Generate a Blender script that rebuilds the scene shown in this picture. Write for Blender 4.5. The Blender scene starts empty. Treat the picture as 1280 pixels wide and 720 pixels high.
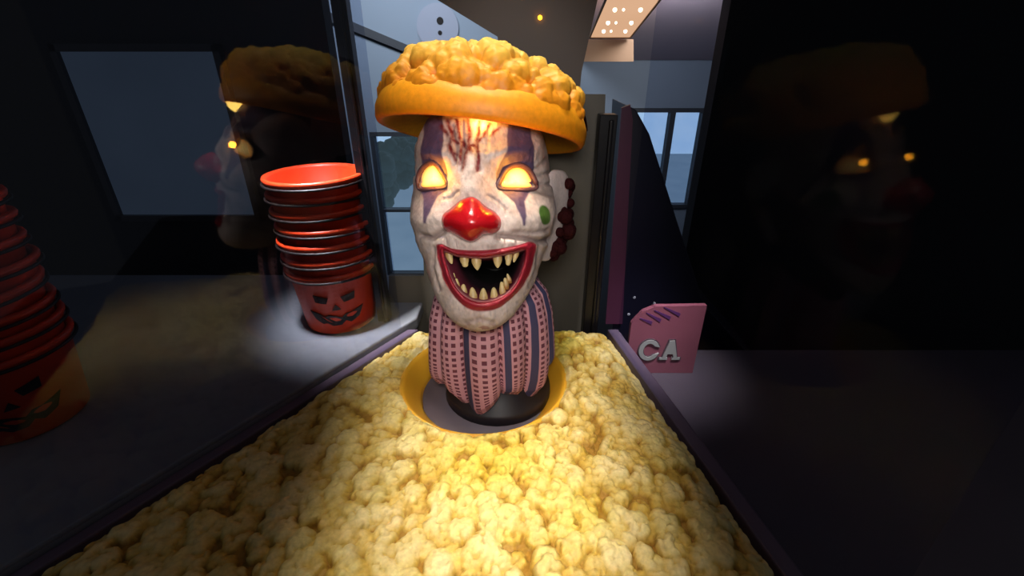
import bpy, bmesh, math, random
import numpy as np
from mathutils import Vector, Matrix
from mathutils.bvhtree import BVHTree

random.seed(7)
rng = np.random.default_rng(7)
PI = math.pi
SC = bpy.context.scene
COL = SC.collection

# ------------------------------------------------------------------ camera
F = 565.0
PITCH = math.radians(26)
CAM = np.array([0.0, 0.0, 1.50])
FWD = np.array([0, math.cos(PITCH), -math.sin(PITCH)])
UPV = np.array([0, math.sin(PITCH), math.cos(PITCH)])
RGT = np.array([1.0, 0, 0])
cd = bpy.data.cameras.new('camera')
cam = bpy.data.objects.new('camera', cd)
COL.objects.link(cam)
cd.sensor_width = 36
cd.lens = F / 1280 * 36
cd.clip_start = 0.01
cam.location = CAM
cam.rotation_euler = (PI / 2 - PITCH, 0, 0)
SC.camera = cam
H = 0.55                      # camera above the popcorn
BZ = CAM[2] - H               # level of the popcorn bed


def ray(px, py):
    return FWD + (px - 640) / F * RGT + (360 - py) / F * UPV


def at_d(px, py, d):          # point at a depth along the view axis
    return CAM + ray(px, py) * d


def at_y(px, py, y):          # point on a vertical plane
    r = ray(px, py)
    return CAM + r * (y / r[1])


def at_z(px, py, z):          # point on a level plane
    r = ray(px, py)
    return CAM + r * ((z - CAM[2]) / r[2])


def pix(P):                   # arrays of points -> picture coordinates of the photograph
    Q = np.asarray(P) - CAM
    d = Q @ FWD
    return 640 + F * (Q @ RGT) / d, 360 - F * (Q @ UPV) / d


# ------------------------------------------------------------------ materials
def lin(c):
    out = []
    for v in c[:3]:
        v = v / 255.0
        out.append(v / 12.92 if v <= 0.04045 else ((v + 0.055) / 1.055) ** 2.4)
    return tuple(out) + (1.0,)


def new_mat(name):
    m = bpy.data.materials.new(name)
    m.use_nodes = True
    return m, m.node_tree.nodes, m.node_tree.links, m.node_tree.nodes['Principled BSDF']


def mat(name, c, rough=0.6, var=0.12, scale=12.0, bump=0.0, bscale=60.0, metal=0.0, spec=0.5, emit=None, es=0.0, sss=0.0):
    m, N, L, B = new_mat(name)
    tc = N.new('ShaderNodeTexCoord')
    nz = N.new('ShaderNodeTexNoise')
    nz.inputs['Scale'].default_value = scale
    nz.inputs['Detail'].default_value = 4
    L.new(tc.outputs['Object'], nz.inputs['Vector'])
    mx = N.new('ShaderNodeMix')
    mx.data_type = 'RGBA'
    a = lin(c)
    mx.inputs['A'].default_value = tuple(v * (1 - var) for v in a[:3]) + (1,)
    mx.inputs['B'].default_value = tuple(min(1, v * (1 + var)) for v in a[:3]) + (1,)
    L.new(nz.outputs['Fac'], mx.inputs['Factor'])
    L.new(mx.outputs['Result'], B.inputs['Base Color'])
    B.inputs['Roughness'].default_value = rough
    B.inputs['Metallic'].default_value = metal
    B.inputs['Specular IOR Level'].default_value = spec
    if sss:
        B.inputs['Subsurface Weight'].default_value = sss
        B.inputs['Subsurface Radius'].default_value = (0.02, 0.012, 0.005)
        B.inputs['Subsurface Scale'].default_value = 0.4
    if emit:
        B.inputs['Emission Color'].default_value = lin(emit)
        B.inputs['Emission Strength'].default_value = es
    if bump:
        n2 = N.new('ShaderNodeTexNoise')
        n2.inputs['Scale'].default_value = bscale
        n2.inputs['Detail'].default_value = 5
        L.new(tc.outputs['Object'], n2.inputs['Vector'])
        bp = N.new('ShaderNodeBump')
        bp.inputs['Strength'].default_value = bump
        bp.inputs['Distance'].default_value = 0.01
        L.new(n2.outputs['Fac'], bp.inputs['Height'])
        L.new(bp.outputs['Normal'], B.inputs['Normal'])
    return m


def paint_mat(name, rough=0.6, bump=0.15, bscale=120, spec=0.4, sss=0.0, es=0.0):
    """colours painted on the surface, broken up by procedural noise"""
    m, N, L, B = new_mat(name)
    at = N.new('ShaderNodeAttribute')
    at.attribute_name = 'paint'
    tc = N.new('ShaderNodeTexCoord')
    nz = N.new('ShaderNodeTexNoise')
    nz.inputs['Scale'].default_value = bscale
    nz.inputs['Detail'].default_value = 5
    L.new(tc.outputs['Object'], nz.inputs['Vector'])
    mr = N.new('ShaderNodeMapRange')
    mr.inputs['From Min'].default_value = 0.3
    mr.inputs['From Max'].default_value = 0.7
    mr.inputs['To Min'].default_value = 0.86
    mr.inputs['To Max'].default_value = 1.06
    L.new(nz.outputs['Fac'], mr.inputs['Value'])
    mu = N.new('ShaderNodeMix')
    mu.data_type = 'RGBA'
    mu.blend_type = 'MULTIPLY'
    mu.inputs['Factor'].default_value = 1
    L.new(at.outputs['Color'], mu.inputs['A'])
    L.new(mr.outputs['Result'], mu.inputs['B'])
    L.new(mu.outputs['Result'], B.inputs['Base Color'])
    B.inputs['Roughness'].default_value = rough
    B.inputs['Specular IOR Level'].default_value = spec
    if sss:
        B.inputs['Subsurface Weight'].default_value = sss
        B.inputs['Subsurface Radius'].default_value = (0.02, 0.012, 0.004)
        B.inputs['Subsurface Scale'].default_value = 0.3
    if es:
        L.new(mu.outputs['Result'], B.inputs['Emission Color'])
        B.inputs['Emission Strength'].default_value = es
    bp = N.new('ShaderNodeBump')
    bp.inputs['Strength'].default_value = bump
    bp.inputs['Distance'].default_value = 0.004
    L.new(nz.outputs['Fac'], bp.inputs['Height'])
    L.new(bp.outputs['Normal'], B.inputs['Normal'])
    return m


def glass_mat(name, tint=(235, 238, 245), refl=0.9, cap=.16):
    m = bpy.data.materials.new(name)
    m.use_nodes = True
    N, L = m.node_tree.nodes, m.node_tree.links
    N.clear()
    out = N.new('ShaderNodeOutputMaterial')
    tr = N.new('ShaderNodeBsdfTransparent')
    tr.inputs['Color'].default_value = lin(tint)
    gl = N.new('ShaderNodeBsdfGlossy')
    gl.inputs['Roughness'].default_value = 0.03
    gl.inputs['Color'].default_value = (refl, refl, refl, 1)
    fr = N.new('ShaderNodeFresnel')
    fr.inputs['IOR'].default_value = 1.45
    mx = N.new('ShaderNodeMixShader')
    mn = N.new('ShaderNodeMath')
    mn.operation = 'MINIMUM'
    mn.inputs[1].default_value = cap
    L.new(fr.outputs['Fac'], mn.inputs[0])
    L.new(mn.outputs[0], mx.inputs['Fac'])
    L.new(tr.outputs['BSDF'], mx.inputs[1])
    L.new(gl.outputs['BSDF'], mx.inputs[2])
    L.new(mx.outputs['Shader'], out.inputs['Surface'])
    return m


def emit_mat(name, c, s, c2=None, axis='Z', lo=0.0, hi=1.0):
    m = bpy.data.materials.new(name)
    m.use_nodes = True
    N, L = m.node_tree.nodes, m.node_tree.links
    N.clear()
    out = N.new('ShaderNodeOutputMaterial')
    em = N.new('ShaderNodeEmission')
    em.inputs['Strength'].default_value = s
    tc = N.new('ShaderNodeTexCoord')
    nz = N.new('ShaderNodeTexNoise')
    nz.inputs['Scale'].default_value = 3
    L.new(tc.outputs['Object'], nz.inputs['Vector'])
    mx = N.new('ShaderNodeMix')
    mx.data_type = 'RGBA'
    mx.inputs['A'].default_value = lin(c)
    mx.inputs['B'].default_value = lin(c2 or c)
    L.new(nz.outputs['Fac'], mx.inputs['Factor'])
    L.new(mx.outputs['Result'], em.inputs['Color'])
    L.new(em.outputs['Emission'], out.inputs['Surface'])
    return m


# ------------------------------------------------------------------ object helpers
OFF = {}


def empty(name, label, cat, loc, group=None):
    o = bpy.data.objects.new(name, None)
    o.empty_display_size = 0.05
    COL.objects.link(o)
    o.location = loc
    OFF[o.name] = np.array(loc, float)
    o['label'] = label
    o['category'] = cat
    if group:
        o['group'] = group
    return o


def obj(name, V, Fc, m, parent=None, loc=None, smooth=True, paint=None, uv=None, label=None):
    """links ONE mesh object; V in world coordinates"""
    V = np.asarray(V, float).reshape(-1, 3)
    if parent is not None:
        off = OFF[parent.name]
    elif loc is not None:
        off = np.array(loc, float)
    else:
        off = np.array([V[:, 0].mean(), V[:, 1].mean(), V[:, 2].min()])
    me = bpy.data.meshes.new(name)
    me.from_pydata((V - off).tolist(), [], [tuple(int(i) for i in f) for f in Fc])
    if paint is not None:
        ca = me.color_attributes.new('paint', 'FLOAT_COLOR', 'POINT')
        ca.data.foreach_set('color', np.asarray(paint, np.float32).ravel())
    if uv is not None:
        ul = me.uv_layers.new(name='UVMap')
        li = np.empty(len(me.loops), np.int32)
        me.loops.foreach_get('vertex_index', li)
        ul.data.foreach_set('uv', np.asarray(uv, np.float32)[li].ravel())
    bm = bmesh.new()
    bm.from_mesh(me)
    bmesh.ops.recalc_face_normals(bm, faces=bm.faces)
    bm.to_mesh(me)
    bm.free()
    if smooth:
        me.polygons.foreach_set('use_smooth', [True] * len(me.polygons))
    me.materials.append(m)
    o = bpy.data.objects.new(name, me)
    COL.objects.link(o)
    if parent is not None:
        o.parent = parent
    else:
        o.location = off
    OFF[o.name] = off
    if label:
        o['label'] = label
    return o


def tag(o, label, cat, group=None):
    o['label'] = label
    o['category'] = cat
    if group:
        o['group'] = group
    return o


def struct(o):
    o['kind'] = 'structure'
    return o


def bevel(o, w=0.004, seg=2):
    md = o.modifiers.new('bevel', 'BEVEL')
    md.width = w
    md.segments = seg
    md.limit_method = 'ANGLE'
    return o


def prism(poly_front, poly_back):
    a, b = [list(p) for p in poly_front], [list(p) for p in poly_back]
    n = len(a)
    Fc = [tuple(range(n)), tuple(range(2 * n - 1, n - 1, -1))]
    for i in range(n):
        j = (i + 1) % n
        Fc.append((i, j, n + j, n + i))
    return np.array(a + b), Fc


def slab(pts, d):             # a polygon given a thickness vector
    pts = np.array(pts, float)
    return prism(pts, pts + np.array(d, float))


def box(x0, x1, y0, y1, z0, z1):
    return slab([(x0, y0, z0), (x1, y0, z0), (x1, y1, z0), (x0, y1, z0)], (0, 0, z1 - z0))


def join(*parts):
    V, Fc, k = [], [], 0
    for v, f in parts:
        v = np.asarray(v)
        V.append(v)
        Fc += [tuple(i + k for i in q) for q in f]
        k += len(v)
    return np.concatenate(V), Fc


def grid_faces(nr, nc, wrap=False):
    Fc = []
    for i in range(nr - 1):
        for j in range(nc if wrap else nc - 1):
            k = (j + 1) % nc
            Fc.append((i * nc + j, i * nc + k, (i + 1) * nc + k, (i + 1) * nc + j))
    return Fc


def lathe(prof, c, n=48):
    th = np.arange(n) * 2 * PI / n
    V = []
    for r, z in prof:
        V.append(np.stack([c[0] + r * np.cos(th), c[1] + r * np.sin(th), np.full(n, c[2] + z)], 1))
    return np.concatenate(V), grid_faces(len(prof), n, True)


def tube(P, r, n=10, closed=False):
    P = np.array(P, float)
    m = len(P)
    rr = np.broadcast_to(np.asarray(r, float), (m,))
    T = np.zeros_like(P)
    for i in range(m):
        a, b = (P[(i - 1) % m], P[(i + 1) % m]) if closed else (P[max(i - 1, 0)], P[min(i + 1, m - 1)])
        T[i] = (b - a) / (np.linalg.norm(b - a) + 1e-9)
    ref = np.array([0.13, 0.95, 0.21])
    V = []
    for i in range(m):
        u = np.cross(T[i], ref)
        u /= np.linalg.norm(u) + 1e-9
        w = np.cross(T[i], u)
        for k in range(n):
            a = 2 * PI * k / n
            V.append(P[i] + rr[i] * (math.cos(a) * u + math.sin(a) * w))
    Fc = grid_faces(m, n, True)
    if closed:
        for k in range(n):
            l = (k + 1) % n
            Fc.append(((m - 1) * n + k, (m - 1) * n + l, l, k))
    else:
        Fc.append(tuple(range(n)))
        Fc.append(tuple(range(m * n - 1, (m - 1) * n - 1, -1)))
    return np.array(V), Fc


def ball(c, r, nu=16, nv=10, sc=(1, 1, 1)):
    V, Fc = [], []
    for i in range(nv + 1):
        t = PI * (0.002 + 0.996 * i / nv)
        for j in range(nu):
            a = 2 * PI * j / nu
            V.append((c[0] + r * sc[0] * math.sin(t) * math.cos(a), c[1] + r * sc[1] * math.sin(t) * math.sin(a), c[2] + r * sc[2] * math.cos(t)))
    return np.array(V), grid_faces(nv + 1, nu, True) + [tuple(range(nu)), tuple(range((nv + 1) * nu - 1, nv * nu - 1, -1))]


def seg_dist(x, y, pts):
    """distance from arrays x,y to a polyline"""
    d = np.full(np.shape(x), 1e9)
    for (x0, y0), (x1, y1) in zip(pts[:-1], pts[1:]):
        dx, dy = x1 - x0, y1 - y0
        t = np.clip(((x - x0) * dx + (y - y0) * dy) / (dx * dx + dy * dy + 1e-9), 0, 1)
        d = np.minimum(d, np.hypot(x - x0 - t * dx, y - y0 - t * dy))
    return d


def inside(x, y, poly):
    c = np.zeros(np.shape(x), bool)
    n = len(poly)
    for i in range(n):
        x0, y0 = poly[i]
        x1, y1 = poly[(i + 1) % n]
        if y0 == y1:
            continue
        c ^= ((y0 > y) != (y1 > y)) & (x < (x1 - x0) * (y - y0) / (y1 - y0) + x0)
    return c


def sdist(x, y, poly):        # positive inside
    d = seg_dist(x, y, list(poly) + [poly[0]])
    return np.where(inside(x, y, poly), d, -d)


def sstep(a, b, x):
    t = np.clip((x - a) / (b - a), 0, 1)
    return t * t * (3 - 2 * t)


def smooth_loop(pts, n):
    """closed Catmull-Rom through pts, n samples by arc"""
    P = np.array(pts, float)
    m = len(P)
    out = []
    for i in range(m):
        p0, p1, p2, p3 = P[(i - 1) % m], P[i], P[(i + 1) % m], P[(i + 2) % m]
        for t in np.linspace(0, 1, 12, endpoint=False):
            out.append(0.5 * ((2 * p1) + (-p0 + p2) * t + (2 * p0 - 5 * p1 + 4 * p2 - p3) * t * t + (-p0 + 3 * p1 - 3 * p2 + p3) * t ** 3))
    out = np.array(out)
    d = np.r_[0, np.cumsum(np.linalg.norm(np.diff(np.r_[out, out[:1]], axis=0), axis=1))]
    s = np.linspace(0, d[-1], n, endpoint=False)
    oc = np.r_[out, out[:1]]
    return np.stack([np.interp(s, d, oc[:, k]) for k in range(P.shape[1])], 1)


def vnoise(x, y, seed=0):
    """cheap smooth value noise"""
    r = np.random.default_rng(seed)
    T = r.random((64, 64))
    xi, yi = np.floor(x).astype(int), np.floor(y).astype(int)
    fx, fy = x - xi, y - yi
    fx, fy = fx * fx * (3 - 2 * fx), fy * fy * (3 - 2 * fy)
    g = lambda a, b: T[a % 64, b % 64]
    return (g(xi, yi) * (1 - fx) + g(xi + 1, yi) * fx) * (1 - fy) + (g(xi, yi + 1) * (1 - fx) + g(xi + 1, yi + 1) * fx) * fy


def fbm(x, y, seed=0, o=4):
    s, a, t = 0, 1.0, 0
    for k in range(o):
        s = s + a * vnoise(x * 2 ** k, y * 2 ** k, seed + k)
        t += a
        a *= 0.5
    return s / t


def domes(x, y, cell, seed, rmin=0.55, rmax=0.95, hv=0.5):
    """union of jittered bumps on a plane, in units of the cell"""
    r = np.random.default_rng(seed)
    J = r.random((97, 97, 4))
    X, Y = x / cell, y / cell
    xi, yi = np.floor(X).astype(int), np.floor(Y).astype(int)
    best = np.full(X.shape, -0.4)
    for a in (-1, 0, 1):
        for b in (-1, 0, 1):
            q = J[(xi + a) % 97, (yi + b) % 97]
            cx, cy = xi + a + q[..., 0], yi + b + q[..., 1]
            rad = rmin + (rmax - rmin) * q[..., 2]
            d2 = (X - cx) ** 2 + (Y - cy) ** 2
            h = np.sqrt(np.maximum(rad ** 2 - d2, 0)) + hv * (q[..., 3] - 0.5)
            best = np.maximum(best, np.where(d2 < rad ** 2, h, -0.4))
    return best


# ================================================================== MATERIALS
M_white_trim = mat('lavender_metal', (86, 74, 94), 0.4, 0.1)
M_black = mat('black_gloss', (16, 14, 17), 0.32, 0.15)
M_back = mat('back_panel_grey', (92, 87, 78), 0.55, 0.10, 4)
M_gap = mat('gap_brown', (82, 70, 64), 0.6, 0.12, 3)
M_base = mat('cabinet_purple', (45, 32, 52), 0.5)
M_floor = mat('floor_grey', (70, 68, 68), 0.7, 0.15)
M_wall = mat('wall_blue_grey', (120, 136, 156), 0.8, 0.06, 2)
M_dark = mat('dark_wall', (20, 19, 20), 0.8, 0.15, 3)
M_ceil = mat('ceiling_mauve', (205, 190, 205), 0.8, 0.1, 3)
M_beam = mat('beam_beige', (175, 145, 120), 0.7, 0.08, 3)
M_rail = mat('rail_dark', (48, 54, 64), 0.6)
M_counter = mat('counter_grey', (122, 126, 136), 0.35, 0.1, 6)
M_counter2 = mat('counter_mauve', (88, 78, 86), 0.4, 0.15, 8)
M_glass = {-1: glass_mat('side_glass', cap=.06), 1: glass_mat('clear_side_glass', cap=.004)}
M_pane = glass_mat('window_glass', (245, 248, 250))
M_ring = mat('hole_yellow', (226, 165, 40), 0.45, 0.08, 9, sss=0.1)
M_holefloor = mat('hole_floor_grey', (112, 104, 116), 0.6, 0.1, 10)
M_nose = mat('nose_red', (178, 14, 24), 0.22, 0.2, 25, 0.25, 45, spec=0.7)
M_lip = mat('lip_red', (146, 20, 40), 0.5, 0.25, 50, 0.2, 160)
M_lid = mat('eyelid_brown', (92, 62, 66), 0.5, 0.2, 60)
M_eye = paint_mat('eye_glow', 0.3, 0.0, 40, es=1.0)
M_hair = mat('hair_maroon', (44, 10, 12), 0.8, 0.3, 80, 0.5, 200, spec=0.1)
M_skin = paint_mat('face_paint', 0.5, 0.25, 160, sss=0.05)
M_tooth = paint_mat('tooth_enamel', 0.35, 0.2, 200)
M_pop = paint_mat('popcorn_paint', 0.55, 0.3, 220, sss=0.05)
M_hat = paint_mat('hat_paint', 0.5, 0.12, 120, sss=0.1)
M_ped = mat('pedestal_black', (26, 22, 30), 0.5)
M_orange = mat('bucket_orange', (222, 62, 24), 0.4, 0.1, 12)
M_print = mat('bucket_black', (28, 18, 18), 0.5)
M_navy = mat('machine_navy', (26, 24, 42), 0.45, 0.15, 6)
M_maroon = mat('machine_edge', (82, 42, 66), 0.4, 0.15)
M_bolt = mat('bolt_steel', (200, 200, 205), 0.3, 0.05)
M_pink = mat('sign_pink', (140, 78, 90), 0.5, 0.15, 20)
M_purple = mat('sign_purple', (86, 44, 90), 0.5, 0.1)
M_letter = mat('letter_cream', (160, 158, 150), 0.5, 0.1)
M_outline = mat('letter_outline', (84, 66, 72), 0.6, 0.1)  # dark outline of the lettering

# ================================================================== THE CABINET
LB, LE = np.array([-0.40 * H, 1.71 * H]), np.array([-0.604 * H, 1.39 * H])
RB, RE = np.array([0.405 * H, 1.70 * H]), np.array([0.515 * H, 1.099 * H])


def left_x(y):
    return LB[0] + (LE[0] - LB[0]) * (LB[1] - y) / (LB[1] - LE[1])


def right_x(y):
    return RB[0] + (RE[0] - RB[0]) * (RB[1] - y) / (RB[1] - RE[1])


Y0, Y1 = 0.24, 1.70 * H
g = 0.012                     # clearance between popcorn and trim
corner = lambda s, y, e: ((left_x(y) - e) if s < 0 else (right_x(y) + e), y)
mach = empty('popcorn_machine', 'popcorn cabinet with clear side panes, black posts and grey back panel around the clown', 'display cabinet', (0, 0.6, 0))
quad = [corner(-1, Y0, g + .012), corner(1, Y0, g + .012), corner(1, Y1 + .03, g + .012), corner(-1, Y1 + .03, g + .012)]
v, f = slab([(x, y, 0.0) for x, y in quad], (0, 0, BZ - 0.085))
bevel(obj('base_cabinet', v, f, M_base, mach, smooth=False))
# lavender rim along both sides, front and back
for s in (-1, 1):
    a0, a1 = corner(s, Y0, g), corner(s, Y1 + .012, g)
    b0, b1 = corner(s, Y0, g + .026), corner(s, Y1 + .012, g + .026)
    v, f = (slab([(a0[0], a0[1], BZ - .085), (a1[0], a1[1], BZ - .085), (b1[0], b1[1], BZ - .085), (b0[0], b0[1], BZ - .085)], (0, 0, .062)))
    bevel(obj('rim', v, f, M_white_trim, mach, smooth=False), 0.003)
for s in (-1, 1):
    a0, a1 = corner(s, Y0 + .02, g + .012), corner(s, Y1 - .02, g + .012)
    v, f = slab([(a0[0], a0[1], BZ - .006), (a1[0], a1[1], BZ - .006), (a1[0], a1[1], BZ + 1.0), (a0[0], a0[1], BZ + 1.0)], (0.002 * s, 0, 0))
    obj('glass_pane', v, f, M_glass[s], mach, smooth=False)


def post(px0, py0, px1, py1, Y, w, zt, name='post'):
    """square post with a bead, standing upright at the pixel's place"""
    p = at_y(px1, py1, Y)
    v, f = join(box(p[0] - w, p[0] + w, Y - w, Y + w, BZ - .09, zt), tube([(p[0] + w * .3, Y - w * 1.05, BZ - .06), (p[0] + w * .3, Y - w * 1.05, zt - .01)], w * .3, 8))
    return bevel(obj(name, v, f, M_black, mach, smooth=False), 0.004)


post(0, 0, 482, 402, 0.975, 0.014, 2.15)
post(0, 0, 737, 402, 0.985, 0.018, 1.415)
YB = 1.06
back = [(486, 420), (486, 345), (530, 345), (521, 118), (757, 118), (744, 420)]
v, f = slab([at_y(x, y, YB) for x, y in back], (0, .012, 0))
obj('back_panel', v, f, M_back, mach, smooth=False)
dark_gap = [(524, -14), (622, 46), (628, 140), (722, 140), (727, 90), (750, -14)]  # dark gap between the glass reflections, built as a solid panel
v, f = prism([at_y(x, y, YB - .02) for x, y in dark_gap], [at_y(x, y, YB + .02) for x, y in dark_gap])
obj('dark_gap', v, f, M_gap, mach, smooth=False)
c = at_y(675, 22, YB - .024)
lampv = join(ball(c, .0042, 14, 9))
obj('indicator_light', lampv[0], lampv[1], emit_mat('amber_glow', (255, 170, 30), 7.0), mach, label='small glowing amber indicator light')
# pale round reflection with two dark dots is built with the back wall

# ================================================================== POPCORN BED
HC = at_z(605, 465, BZ)[:2]
HR = 101 / F * 1.67 * H * 1.0
NX, NY = 640, 400
tt = np.linspace(0, 1, NY)
ys = Y0 + .004 + (Y1 - Y0 - .004) * (tt * 0.75 + 0.25 * tt ** 2)
ss = np.linspace(0, 1, NX)
YY = np.repeat(ys[:, None], NX, 1)
lx, rx = left_x(ys), right_x(ys)
# rounded back corners
XX = lx[:, None] + (rx - lx)[:, None] * ss[None, :]
x, y = XX.ravel(), YY.ravel()
dx, dy = x - HC[0], y - HC[1]
rr = np.hypot(dx, dy)
inn = rr < HR
sc = np.where(inn, HR / np.maximum(rr, 1e-6), 1)
x, y = HC[0] + dx * sc, HC[1] + dy * sc
wx = x + 0.006 * (fbm(x * 60, y * 60, 3) - .5)
wy = y + 0.006 * (fbm(x * 60 + 9, y * 60, 5) - .5)
b1 = domes(wx, wy * .85, .0215, 11, .5, .95, .7)
b2 = domes(wx + .3, wy, .0105, 12, .5, .95, .6)
b3 = fbm(x * 220, y * 220, 20, 3) - .5
low = fbm(x * 9, y * 9, 30, 2) - .5
rel = b1 * .0095 + b2 * .0042 + b3 * .0018
fade = sstep(0, .012, rr - HR)
edge = np.minimum(np.minimum(x - left_x(y), right_x(y) - x), Y1 - y)
fe = sstep(-.002, .045, edge)
z = BZ - .012 + rel * (.35 + .65 * fade) + low * .014 * fade - (1 - fe) * .022
keep = []
innr = inn.reshape(NY, NX)
ful = innr[:-1, :-1] & innr[1:, :-1] & innr[:-1, 1:] & innr[1:, 1:]
ii, jj = np.nonzero(~ful)
k0 = ii * NX + jj
bedF = np.stack([k0, k0 + 1, k0 + NX + 1, k0 + NX], 1)
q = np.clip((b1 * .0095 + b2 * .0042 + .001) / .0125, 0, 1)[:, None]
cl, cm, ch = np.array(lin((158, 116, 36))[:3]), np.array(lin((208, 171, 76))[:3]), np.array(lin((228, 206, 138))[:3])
colr = np.where(q < .5, cl + (cm - cl) * (q * 2), cm + (ch - cm) * (q * 2 - 1))  # pits darkened and tops paled in the colour, following the relief
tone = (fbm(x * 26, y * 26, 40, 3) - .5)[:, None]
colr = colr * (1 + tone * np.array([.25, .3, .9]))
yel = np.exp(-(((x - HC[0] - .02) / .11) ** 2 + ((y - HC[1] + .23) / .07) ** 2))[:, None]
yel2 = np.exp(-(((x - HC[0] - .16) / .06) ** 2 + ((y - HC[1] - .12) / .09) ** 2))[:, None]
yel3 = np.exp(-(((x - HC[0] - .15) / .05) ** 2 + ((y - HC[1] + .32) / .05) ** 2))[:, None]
colr = colr * (1 - np.clip(yel * .8 + yel2 * .8 + yel3 * .6, 0, 1) * np.array([.02, .02, .72]))  # gaps in the pale glass reflection put into the colour as yellower patches
P4 = np.concatenate([np.clip(colr, 0.01, 1), np.ones((len(x), 1))], 1)
bedV = np.stack([x, y, z], 1)
# skirt down to the tray
bloop = [i for i in range(NX)] + [i * NX + NX - 1 for i in range(1, NY)] + [(NY - 1) * NX + j for j in range(NX - 2, -1, -1)] + [i * NX for i in range(NY - 2, 0, -1)]
sk = bedV[bloop].copy()
sk[:, 2] = BZ - .083
n0 = len(bedV)
nb = len(bloop)
skF = [(bloop[i], bloop[(i + 1) % nb], n0 + (i + 1) % nb, n0 + i) for i in range(nb)]
bedV = np.concatenate([bedV, sk])
P4 = np.concatenate([P4, P4[bloop]])
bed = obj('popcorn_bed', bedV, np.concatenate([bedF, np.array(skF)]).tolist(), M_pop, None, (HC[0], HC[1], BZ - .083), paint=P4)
tag(bed, 'bed of moulded yellow popcorn filling the cabinet around the round hole', 'popcorn')
RB2 = HR - .036
prof = [(HR + .004, -.016), (HR + .002, -.009), (HR - .002, -.008), (HR - .008, -.016), (RB2 + .004, -.044), (RB2, -.05), (RB2, -.08)]
v, f = lathe(prof, (HC[0], HC[1], BZ), 96)
obj('hole_rim', v, f, M_ring, bed, label='smooth yellow sloping wall of the round hole')
v, f = lathe([(.001, -.05), (.05, -.05), (RB2 - .0005, -.05), (RB2 - .0005, -.08)], (HC[0] + .002, HC[1], BZ), 72)
gv = box(HC[0] - .10, HC[0] + .10, HC[1] - .048, HC[1] - .045, BZ - .0502, BZ - .0495)
obj('hole_floor', v, f, M_holefloor, bed, label='grey floor of the hole')

# ================================================================== THE CLOWN
CX, CY = HC[0] + .016, HC[1] + .012
clown = empty('clown_figure', 'grinning clown with glowing yellow eyes, red nose and popcorn hat rising from the hole', 'clown', (CX, CY, BZ - .05))
HD = 0.77
K = HD / F
HO = at_d(606, 285, HD)
ya = (HO - CAM) / np.linalg.norm(HO - CAM)
xa = np.cross(ya, [0, 0, 1.0])
xa /= np.linalg.norm(xa)
za = np.cross(xa, ya)
psi = math.radians(7.5)      # turned a little to the left
X_ = xa * math.cos(psi) - ya * math.sin(psi) * -1
X_ = xa * math.cos(psi) - ya * math.sin(psi)
Y_ = ya * math.cos(psi) + xa * math.sin(psi)
Z_ = za


def loc2w(X, Y, Z):
    X, Y, Z = np.asarray(X, float), np.asarray(Y, float), np.asarray(Z, float)
    return HO + K * (X[..., None] * X_ + Y[..., None] * Y_ + Z[..., None] * Z_)


prof = np.array([
    (152, 4, 4, 4), (150, 24, 24, 32), (142, 50, 50, 64), (124, 70, 70, 88), (95, 81, 83, 102), (62, 84, 91, 104), (32, 87, 94, 100),
    (10, 86, 95, 92), (-15, 79, 95, 78), (-40, 69, 95, 60), (-65, 60, 93, 40), (-85, 50, 90, 15), (-100, 38, 85, -10), (-110, 25, 78, -30), (-116, 10, 68, -44), (-117.5, 1, 60, -56)], float)
NR, NC = 330, 430
# arc-length rows
seg = np.r_[0, np.cumsum(np.hypot(np.diff(prof[:, 0]), np.diff(prof[:, 1])))]
s = np.linspace(0, seg[-1], NR)
pr = np.stack([np.interp(s, seg, prof[:, k]) for k in range(4)], 1)
ker = np.hanning(31)
ker /= ker.sum()
for k in range(4):
    e = np.pad(pr[:, k], 15, mode='reflect', reflect_type='odd')
    pr[:, k] = np.convolve(e, ker, 'valid')
pr[:, 1] = np.maximum(pr[:, 1], .4)
t = np.linspace(-1, 1, NC, endpoint=False)
ang = PI * (.55 * t + .45 * t ** 3)
A = np.repeat(ang[None], NR, 0)
Zl = np.repeat(pr[:, 0][:, None], NC, 1)
Wl, Fl, Bl = (np.repeat(pr[:, k][:, None], NC, 1) for k in (1, 2, 3))
yc, hd = (Bl - Fl) / 2, (Fl + Bl) / 2
hd = np.maximum(hd, .4)
sa, ca = np.sin(A), np.cos(A)
e = .92
Xl = Wl * np.sign(sa) * np.abs(sa) ** e
Yl = yc - hd * np.sign(ca) * np.abs(ca) ** e
nx, ny = sa / Wl, -ca / hd
nl = np.hypot(nx, ny) + 1e-9
nx, ny = nx / nl, ny / nl
base = loc2w(Xl, Yl, Zl)
pu, pv = pix(base.reshape(-1, 3))
pu, pv = pu.reshape(NR, NC), pv.reshape(NR, NC)
front = sstep(-.25, .15, ca)


def gs(cx, cy, sx, sy, a, rot=0):
    c_, s_ = math.cos(math.radians(rot)), math.sin(math.radians(rot))
    ux, uy = (pu - cx) * c_ + (pv - cy) * s_, -(pu - cx) * s_ + (pv - cy) * c_
    return a * np.exp(-.5 * ((ux / sx) ** 2 + (uy / sy) ** 2))


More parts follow.
